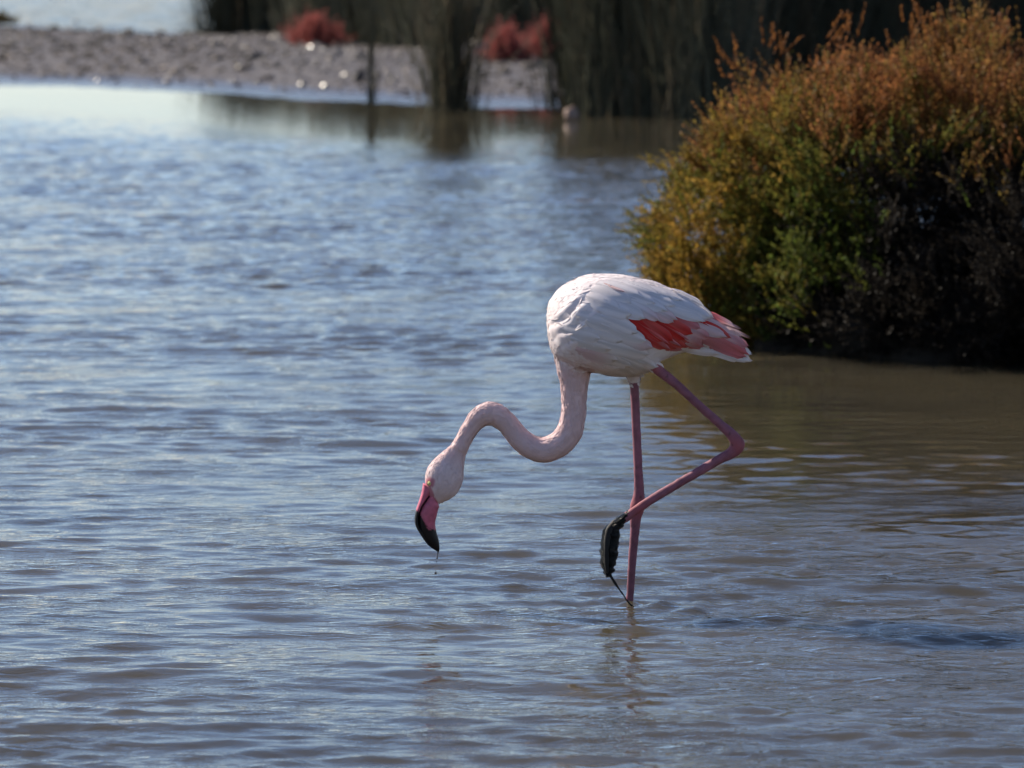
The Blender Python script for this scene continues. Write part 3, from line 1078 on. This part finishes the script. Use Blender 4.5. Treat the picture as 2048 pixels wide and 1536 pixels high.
# --- bill
def bill_cols(v):
    uu, vv = unpix(v)
    jj = np.array([mnoise.noise(Vector(p) * 420) for p in v])
    j2 = np.array([mnoise.noise(Vector(p) * 130) for p in v])
    bnd = np.interp(uu, [828, 836, 843, 850, 857, 880], [1016, 1022, 1032, 1046, 1058, 1061])
    k = smooth01(-2.5, 2.5, vv - bnd + 5 * jj + 3 * j2)
    pk = np.array([0.52, 0.12, 0.18])[None] * (1 + 0.25 * j2)[:, None]
    line = np.array([(858, 993), (850, 1004), (843.5, 1013.5), (838.5, 1027), (836.5, 1040), (837.5, 1053)])
    dd = np.full(len(v), 99.0)
    Q = np.stack([uu, vv], -1)
    for a, b_ in zip(line[:-1], line[1:]):
        ab = b_ - a
        t = np.clip(((Q - a) @ ab) / (ab @ ab), 0, 1)
        dd = np.minimum(dd, np.linalg.norm(Q - a - t[:, None] * ab, axis=1))
    k = np.maximum(k, smooth01(2.3, 1.0, dd))
    return pk + (np.array([0.006, 0.005, 0.006]) - pk) * k[:, None]


def part_from_loft(name, lv, mat, colf):
    v, q, t = lv
    o = obj(name, mesh_from(name, v - FB, [t, q], colf(v)), mat, flam)
    return o


low = edge_loft([(862, 984, 873, 998, 12), (852, 1000, 878.5, 1012, 15), (843.5, 1013, 876.5, 1019, 16), (838, 1028, 873.5, 1032, 15.5), (837, 1044, 870.5, 1047, 14), (840.5, 1062, 873, 1064, 12),
                 (851, 1080, 877, 1078, 9.5), (865, 1095, 879, 1091, 6), (875, 1103, 879, 1101, 2)], 110, 56, 2.4)
part_from_loft("lower_mandible", low, M_BILL, bill_cols)
upp = edge_loft([(846, 966, 868, 982, 13), (843.5, 982, 858, 993, 14.5), (838.5, 1000, 850.5, 1007, 14.5), (832, 1019, 842, 1023, 14), (829, 1036, 838, 1037, 13), (831, 1051, 839, 1051, 12),
                 (839.5, 1067, 847, 1064, 9.5), (856, 1090, 859, 1087, 6), (875, 1103.5, 876.5, 1102, 2)], 110, 44, 2.3)
upo = part_from_loft("upper_mandible", upp, M_BILL, bill_cols)

# --- eyes
def disc_dome(name, c, r, bulge, col, side, parent):
    k, m = 20, 5
    vs, fs = [], []
    for i in range(m + 1):
        t = i / m
        for j in range(k):
            a = 2 * math.pi * j / k
            vs.append((c[0] + r * t * math.cos(a), c[1] + side * bulge * math.cos(t * math.pi / 2), c[2] + r * t * math.sin(a)))
    for i in range(m):
        for j in range(k):
            fs.append((i * k + j, i * k + (j + 1) % k, (i + 1) * k + (j + 1) % k, (i + 1) * k + j))
    v = np.array(vs) - FB
    return obj(name, mesh_from(name, v, np.array(fs), np.broadcast_to(np.array(col), v.shape)), M_EYE, parent)


for side in (-1, 1):
    ye = surf_y(860, 964.5, side)
    p = pix(860, 964.5)
    ring = disc_dome("eye", (p[0], ye - side * 0.002, p[2]), 0.0062, 0.0032, (0.42, 0.10, 0.10), side, flam)
    iris = disc_dome("iris", (p[0], ye - side * 0.001, p[2]), 0.0050, 0.0036, (0.75, 0.70, 0.28), side, ring)
    disc_dome("pupil", (p[0], ye + side * 0.0006, p[2]), 0.0019, 0.0026, (0.005, 0.005, 0.005), side, ring)


# --- long feathers, draped on the near flank and mirrored to the far one
WHITE, WARM, RED1, RED2, PINK, MAUVE, PALE, DARK = (0.79, 0.735, 0.74), (0.78, 0.69, 0.66), (0.60, 0.030, 0.025), (0.64, 0.095, 0.08), (0.68, 0.165, 0.175), (0.60, 0.225, 0.25), (0.72, 0.52, 0.53), (0.08, 0.03, 0.035)


def feather(root, tip, w, lift, c0, c1, side=-1, curl=0.0, sharp=0.5, bow=0.0):
    n, m = 13, 7
    r0, t0 = np.array(root, float), np.array(tip, float)
    ax = t0 - r0
    L = np.linalg.norm(ax)
    ax /= L
    pe = np.array([-ax[1], ax[0]])
    vs, cs = [], []
    ph = random.random() * 6
    ys = []
    pts = []
    for i in range(n):
        t = i / (n - 1)
        prof = min(1, 0.25 + (t / 0.3) ** 0.7 * 0.75) if t < 0.3 else 1.0
        if t > 0.62:
            prof *= max(0.0, 1 - ((t - 0.62) / 0.38) ** 2) ** sharp
        for j in range(m):
            s = (j / (m - 1) - 0.5) * 2
            ww = w / 2 * prof * (1 + 0.07 * math.sin(9 * t + ph + s))
            fray = (0.012 * L * math.sin(s * 7 + ph * 3)) if i >= n - 3 else 0
            q = r0 + ax * (L * t + fray - 0.10 * L * abs(s) * (t > 0.62) * (t - 0.62)) + pe * (s * ww + bow * 4 * t * (1 - t))
            pts.append((q, t, s))
    yy = np.array([surf_y(q[0], q[1], side) for q, t, s in pts]).reshape(n, m)
    # smooth the drape along the vane so it stays a stiff sheet
    for _ in range(3):
        yy[1:-1] = (yy[:-2] + 2 * yy[1:-1] + yy[2:]) / 4
        yy[:, 1:-1] = (yy[:, :-2] + 2 * yy[:, 1:-1] + yy[:, 2:]) / 4
    for k, (q, t, s) in enumerate(pts):
        i, j = divmod(k, m)
        y = yy[i, j] + side * (lift / 1000 * (0.25 + 0.75 * t) + 0.0016 * (1 - s * s) + curl / 1000 * t * t + 0.0007 * (j == m // 2))
        p = pix(q[0], q[1], 0.0)
        vs.append((p[0], y, p[2]))
        mixv = smooth01(0.35, 1.0, np.array(t)) * (0.85 + 0.3 * random.random())
        cc = np.array(c0) + (np.array(c1) - np.array(c0)) * min(1.0, mixv)
        edge = 0.22 * abs(s) ** 3 * t
        cc = cc * (1 - edge) + np.array([0.66, 0.50, 0.50]) * edge
        cs.append(cc * (0.95 + 0.1 * math.sin(s * 5 + ph)) * (0.90 if j == m // 2 else 1))
    f = [(i * m + j, i * m + j + 1, (i + 1) * m + j + 1, (i + 1) * m + j) for i in range(n - 1) for j in range(m - 1)]
    obj("feather", mesh_from("feather", np.array(vs) - FB, np.array(f), np.clip(cs, 0, 0.9)), M_FEATHER, flam)


FEATHERS = [
    # tail and under-tail, lowest layer
    ((1395, 690), (1480, 721), 20, 0.5, WHITE, WARM), ((1405, 686), (1503, 723), 22, 1.0, WHITE, WHITE), ((1425, 684), (1504, 708), 20, 1.5, WHITE, WHITE),
    ((1355, 694), (1440, 706), 18, 0.8, WARM, WARM),
    # secondaries, pink
    ((1370, 660), (1488, 716), 26, 3.0, MAUVE, PINK), ((1365, 645), (1494, 714), 30, 4.0, MAUVE, PINK), ((1372, 634), (1499, 709), 28, 5.0, MAUVE, PINK),
    ((1385, 630), (1497, 695), 20, 6.0, PALE, MAUVE), ((1385, 634), (1462, 674), 16, 7.0, RED1, RED2), ((1400, 626), (1484, 672), 13, 7.5, PALE, PALE),
    ((1405, 622), (1470, 653), 10, 7.0, PINK, PALE), ((1440, 648), (1502, 676), 5.5, 6.0, PALE, DARK), ((1435, 640), (1484, 657), 5, 6.5, PALE, DARK), ((1432, 642), (1481, 660), 4, 6.0, PALE, DARK),
    # lower mauve coverts
    ((1275, 664), (1365, 697), 20, 2.0, RED2, MAUVE), ((1300, 668), (1400, 695), 22, 2.5, RED2, MAUVE), ((1330, 662), (1408, 694), 26, 5.0, RED2, MAUVE),
    ((1340, 642), (1404, 690), 30, 7.0, PALE, MAUVE), ((1345, 632), (1420, 672), 24, 8.0, PALE, MAUVE), ((1350, 628), (1455, 672), 22, 8.0, PALE, PALE),
    # red coverts
    ((1262, 640), (1330, 693), 24, 5.0, RED1, RED2), ((1280, 645), (1352, 694), 26, 6.0, RED1, RED2), ((1255, 622), (1325, 676), 26, 7.0, RED1, RED1), ((1290, 648), (1372, 690), 24, 7.0, RED1, RED2),
    ((1272, 624), (1345, 676), 26, 9.0, RED2, RED1), ((1295, 628), (1368, 674), 26, 9.5, RED1, RED1), ((1312, 626), (1384, 662), 24, 10.0, RED2, RED1), ((1335, 624), (1400, 652), 20, 9.5, PINK, MAUVE),
    ((1290, 640), (1362, 688), 9, 10.5, RED2, MAUVE), ((1268, 632), (1338, 682), 8, 10.5, RED2, PINK), ((1310, 632), (1378, 676), 9, 11.0, RED2, MAUVE), ((1280, 650), (1340, 694), 9, 9.0, RED2, MAUVE),
    # flank whites overlapping the red from below left
    ((1205, 655), (1306, 688), 28, 8.0, WHITE, PALE), ((1200, 638), (1292, 674), 28, 10.0, WHITE, WHITE), ((1190, 672), (1298, 702), 34, 7.0, WHITE, WARM), ((1195, 622), (1275, 656), 28, 11.0, WHITE, WHITE),
    # white scapulars above the red
    ((1190, 600), (1262, 620), 32, 11.0, WHITE, WHITE), ((1205, 590), (1289, 629), 28, 12.0, WHITE, WHITE), ((1235, 588), (1318, 633), 22, 13.0, WHITE, PALE), ((1262, 594), (1346, 638), 24, 13.0, PALE, PALE),
    ((1255, 584), (1354, 633), 24, 14.0, WHITE, PALE), ((1285, 588), (1410, 639), 24, 14.0, WHITE, WHITE), ((1280, 580), (1423, 634), 24, 15.0, WHITE, WHITE),
    ((1290, 574), (1424, 631), 20, 15.5, WHITE, WHITE), ((1312, 572), (1416, 624), 16, 15.0, WHITE, WHITE), ((1350, 585), (1428, 634), 13, 14.0, WHITE, WHITE), ((1345, 580), (1408, 609), 12, 13.0, WHITE, WHITE),
    # soft flank and breast feathers
    ((1120, 650), (1200, 668), 30, 2.0, WHITE, WHITE), ((1140, 668), (1222, 690), 32, 2.0, WHITE, WARM), ((1150, 690), (1235, 712), 32, 2.0, PALE, WARM), ((1165, 650), (1245, 672), 30, 3.0, WHITE, WHITE),
    ((1185, 700), (1262, 724), 30, 2.0, WHITE, WARM), ((1215, 690), (1290, 722), 28, 3.0, WARM, WHITE), ((1150, 622), (1228, 640), 30, 3.0, WHITE, WHITE), ((1170, 632), (1252, 662), 30, 4.0, WHITE, WHITE),
    ((1240, 706), (1300, 742), 24, 4.0, WHITE, WARM), ((1250, 700), (1312, 730), 22, 4.0, WHITE, WARM), ((1205, 716), (1270, 744), 26, 2.0, WARM, WARM), ((1232, 722), (1288, 752), 20, 4.0, WARM, WHITE),
    # upper back
    ((1180, 572), (1262, 598), 30, 8.0, WHITE, WHITE), ((1190, 562), (1285, 588), 26, 9.0, WHITE, WHITE), ((1206, 561), (1250, 577), 5, 10.5, (0.74, 0.52, 0.49), PALE), ((1170, 585), (1240, 612), 34, 7.0, WHITE, WHITE),
    ((1215, 557), (1320, 586), 22, 9.0, WHITE, WHITE), ((1240, 556), (1345, 592), 18, 10.0, WHITE, WHITE), ((1225, 570), (1310, 600), 24, 11.0, WHITE, WHITE), ((1255, 560), (1365, 597), 16, 11.0, WHITE, WHITE),
    ((1265, 570), (1350, 606), 20, 13.0, WHITE, WHITE), ((1235, 578), (1335, 615), 24, 13.0, WHITE, WHITE),
]
for (a, b, w, lf_, c0, c1) in FEATHERS:
    for side in (-1, 1):
        jx = 0 if side < 0 else random.uniform(-4, 4)
        feather((a[0] + jx, a[1]), (b[0] + jx, b[1]), w, lf_ * 0.75, c0, c1, side, curl=random.uniform(0, 2.0), sharp=0.5 if w > 12 else 0.8, bow=random.uniform(-2, 1))


# --- small contour plumage
def contour():
    tri_a, samples = [], []
    me = body_me
    npoly = len(me.polygons)
    area = np.zeros(npoly, np.float32)
    me.polygons.foreach_get("area", area)
    cen = np.zeros(npoly * 3, np.float32)
    me.polygons.foreach_get("center", cen)
    cen = cen.reshape(-1, 3).astype(float) + FB
    pn = np.zeros(npoly * 3, np.float32)
    me.polygons.foreach_get("normal", pn)
    pn = pn.reshape(-1, 3).astype(float)
    uu, vv = unpix(cen)
    # mask of bare parts
    vi = np.array([p[0] for p in faces_idx])
    leg = isleg[vi]
    bare = (skin[vi] > 0.15)
    neck = (neckm[vi] > 0.5) | ((vv > 755) & (uu < 1190))
    head = (vv > 893) & (uu < 960)
    wing = (uu > 1262) & (vv > 612 + (uu - 1262) * 0.10) & (vv < 698) | (uu > 1415)
    dens = np.where(head, 60000, np.where(neck, 42000, 30000)) * (~leg) * (~bare) * (~wing)
    dens = dens * np.where(pm[vi] > 0.12, 0.12, 1.0)      # the breast folds stay smooth
    prob = area * dens
    cnt = (prob + rng.random(npoly)).astype(int)
    idx = np.repeat(np.arange(npoly), cnt)
    N = len(idx)
    P = cen[idx] + rng.normal(size=(N, 3)) * 0.0012
    Nn = pn[idx]
    # flow: from the head along the neck to the tail
    line = [pix(u, v) for u, v, r in HEAD[::-1][2:]] + [pix(u, v) for u, v, r in NECK[::-1][1:-3]] + [pix(1120, 640), pix(1180, 625), pix(1260, 640), pix(1340, 660), pix(1420, 680), pix(1500, 715)]
    line = np.array(line)
    best = np.full(N, 9.0)
    flow = np.zeros((N, 3))
    for a, b in zip(line[:-1], line[1:]):
        ab = b - a
        t = np.clip(((P - a) @ ab) / (ab @ ab), 0, 1)
        dd = np.linalg.norm((P - a - t[:, None] * ab) * np.array([1, 0.6, 1]), axis=1)
        m = dd < best
        best[m] = dd[m]
        flow[m] = ab / np.linalg.norm(ab)
    nk = neck[idx] | head[idx]
    u2, v2 = uu[idx], vv[idx]
    bd = np.tile(np.array([0.86, 0, -0.35]), (N, 1))
    brk = smooth01(1230, 1120, u2)[:, None]
    bd = bd * (1 - brk) + np.array([0.62, 0, 0.10]) * brk
    bell = smooth01(690, 740, v2)[:, None] * (1 - brk)
    bd = bd * (1 - bell) + np.array([0.75, 0, -0.65]) * bell
    flow = np.where(nk[:, None], flow, bd) + rng.normal(size=(N, 3)) * 0.16
    flow -= Nn * (flow * Nn).sum(1)[:, None]
    flow /= np.linalg.norm(flow, axis=1)[:, None] + 1e-9
    side = np.cross(Nn, flow)
    hd = head[idx]
    L = np.where(hd, 0.0065, np.where(nk, 0.010, 0.022)) * rng.uniform(0.65, 1.35, N)
    fl = (~nk) & (v2 > 715)
    L = np.where(fl & (u2 > 1240), L * 1.15, L)
    thigh = (~nk) & (u2 > 1240) & (v2 > 738) | (~nk) & (u2 > 1292) & (v2 > 722)
    L = np.where(thigh, L * 0.4, L)
    W = np.where(hd, 0.0011, np.where(nk, 0.0016, 0.0036)) * rng.uniform(0.7, 1.3, N)
    up = np.where(hd, 0.00016, np.where(nk, 0.00045, 0.0005)) * rng.uniform(0.2, 1.9, N)
    lvl = [(0.0, 0.25, -0.0006, 0), (0.35, 1.0, 0.0003, 0.15), (0.7, 0.8, 0.0001, 0.55), (1.0, 0.06, 0.0, 1.0)]
    vs = []
    for t, wv, b0, uf in lvl:
        c = P + flow * (L * t)[:, None]
        nn = Nn
        if t > 0:
            sn = [bvh.find_nearest(Vector(q)) for q in c]
            c = np.array([h[0] for h in sn])
            nn = np.array([h[1] for h in sn])
        c = c + nn * (b0 * np.where(nk, 0.55, 0.6) + 0.0005 + up * uf)[:, None]
        vs.append(c - side * (W * wv)[:, None])
        vs.append(c + side * (W * wv)[:, None])
    v = np.stack(vs, 1).reshape(-1, 3)
    q = np.array([(0, 1, 3, 2), (2, 3, 5, 4), (4, 5, 7, 6)])
    f = (q[None] + (np.arange(N) * 8)[:, None, None]).reshape(-1, 4)
    bc = cols[vi[idx]] * rng.uniform(0.97, 1.03, (N, 1))
    c = np.repeat(np.clip(bc, 0, 0.85), 8, 0)
    obj("plumage", mesh_from("plumage", v - FB, f, c), M_PLUME, flam, kind="stuff")
    print("contour feathers", N)


contour()


# --- mud on the lifted foot
def lumpy(lv, amp, sc):
    v, q, t = lv
    c = v.copy()
    d = np.array([mnoise.noise(Vector(p) * sc) + 0.5 * mnoise.noise(Vector(p) * sc * 2.7) for p in v])
    mid = np.array([v[:, 0], np.full(len(v), YL), v[:, 2]]).T
    dirv = v - mid
    dirv[:, 0] += 0.3 * rng.normal(size=len(v)) * 0.001
    c[:, 0] += d * amp
    c[:, 1] += d * amp * np.sign(dirv[:, 1])
    c[:, 2] += np.roll(d, 7) * amp * 0.5
    return c, q, t


MUD = [(1262, 1019, 1266, 1026, 5), (1252, 1024, 1258, 1032, 8), (1238, 1033, 1250, 1043, 10.5), (1222, 1044, 1246, 1053, 12), (1208, 1057, 1239, 1063, 13), (1203, 1074, 1238, 1078, 15), (1200, 1097, 1236.5, 1098, 16),
                  (1199.5, 1120, 1233.5, 1118, 15), (1204, 1137, 1229.5, 1137, 12), (1209, 1150, 1223, 1150, 8), (1213, 1155, 1219, 1154, 2)]
mrows = catmull(np.array(MUD, float), 34)          # clotted, uneven edges
mj = np.random.default_rng(3)
mrows[1:-1, 0] += mj.normal(size=32) * 1.5
mrows[1:-1, 2] += mj.normal(size=32) * 1.3
mrows[1:-1, 4] *= mj.uniform(0.85, 1.15, 32)
mudl = edge_loft([tuple(q) for q in mrows], 110, 34, 2.2, y0=YL)
part_from_loft("mud_coating", lumpy(mudl, 0.0021, 120), M_MUD_WET, lambda v: np.broadcast_to(np.array([0.006, 0.006, 0.006]), v.shape))
strand = [pr(1219, 1149, 3.2, YL), pr(1225, 1158, 2.6, YL), pr(1230, 1166, 3.0, YL + 0.01), pr(1238, 1178, 1.5, YL + 0.02), pr(1244, 1186, 1.6, YL + 0.03), pr(1249, 1193, 1.2, YL + 0.04), pr(1253, 1200, 1.7, YL + 0.045), pr(1262, 1210, 1.6, YL + 0.05), pr(1270, 1216, 2.2, YL + 0.05), pr(1273, 1222, 2.0, YL + 0.05)]
part_from_loft("mud_strand", lumpy(tube(strand, 60, 10), 0.0006, 400), M_MUD_WET, lambda v: np.broadcast_to(np.array([0.006, 0.006, 0.006]), v.shape))

# --- drops falling from the bill
m, nt, n, l, b = new_mat("dripping_water")
b.inputs["Base Color"].default_value = (0.10, 0.085, 0.07, 1)
b.inputs["Roughness"].default_value = 0.03
b.inputs["IOR"].default_value = 1.333
b.inputs["Transmission Weight"].default_value = 0.35
drip = tube([pr(876.5, 1101, 2.2), pr(875.8, 1106, 1.3), pr(875.2, 1111, 0.7), pr(874.6, 1114, 1.0), pr(874.2, 1116.5, 1.7), pr(874, 1118, 0.6)], 30, 12)
v, q, t = drip
od = obj("drip", mesh_from("drip", v - FB, [t, q]), m, flam)
for (u, vv, r, lab) in ((873, 1123.5, 1.3, "tiny upper drop falling just below the bill tip"), (871.3, 1146, 2.6, "larger lower drop falling well below the bill tip")):
    import bmesh
    bm = bmesh.new()
    bmesh.ops.create_uvsphere(bm, u_segments=16, v_segments=10, radius=r / 1000)
    for vt in bm.verts:
        if vt.co.z > 0:
            vt.co.z *= 1.15
            vt.co.x *= 1 - 0.25 * vt.co.z / (r / 1000)
    me = bpy.data.meshes.new("water_drop")
    bm.to_mesh(me)
    bm.free()
    me.polygons.foreach_set("use_smooth", np.ones(len(me.polygons), bool))
    o = obj("water_drop", me, m, label=lab, category="water drop", group="drops falling from the bill")
    o.location = pix(u, vv)
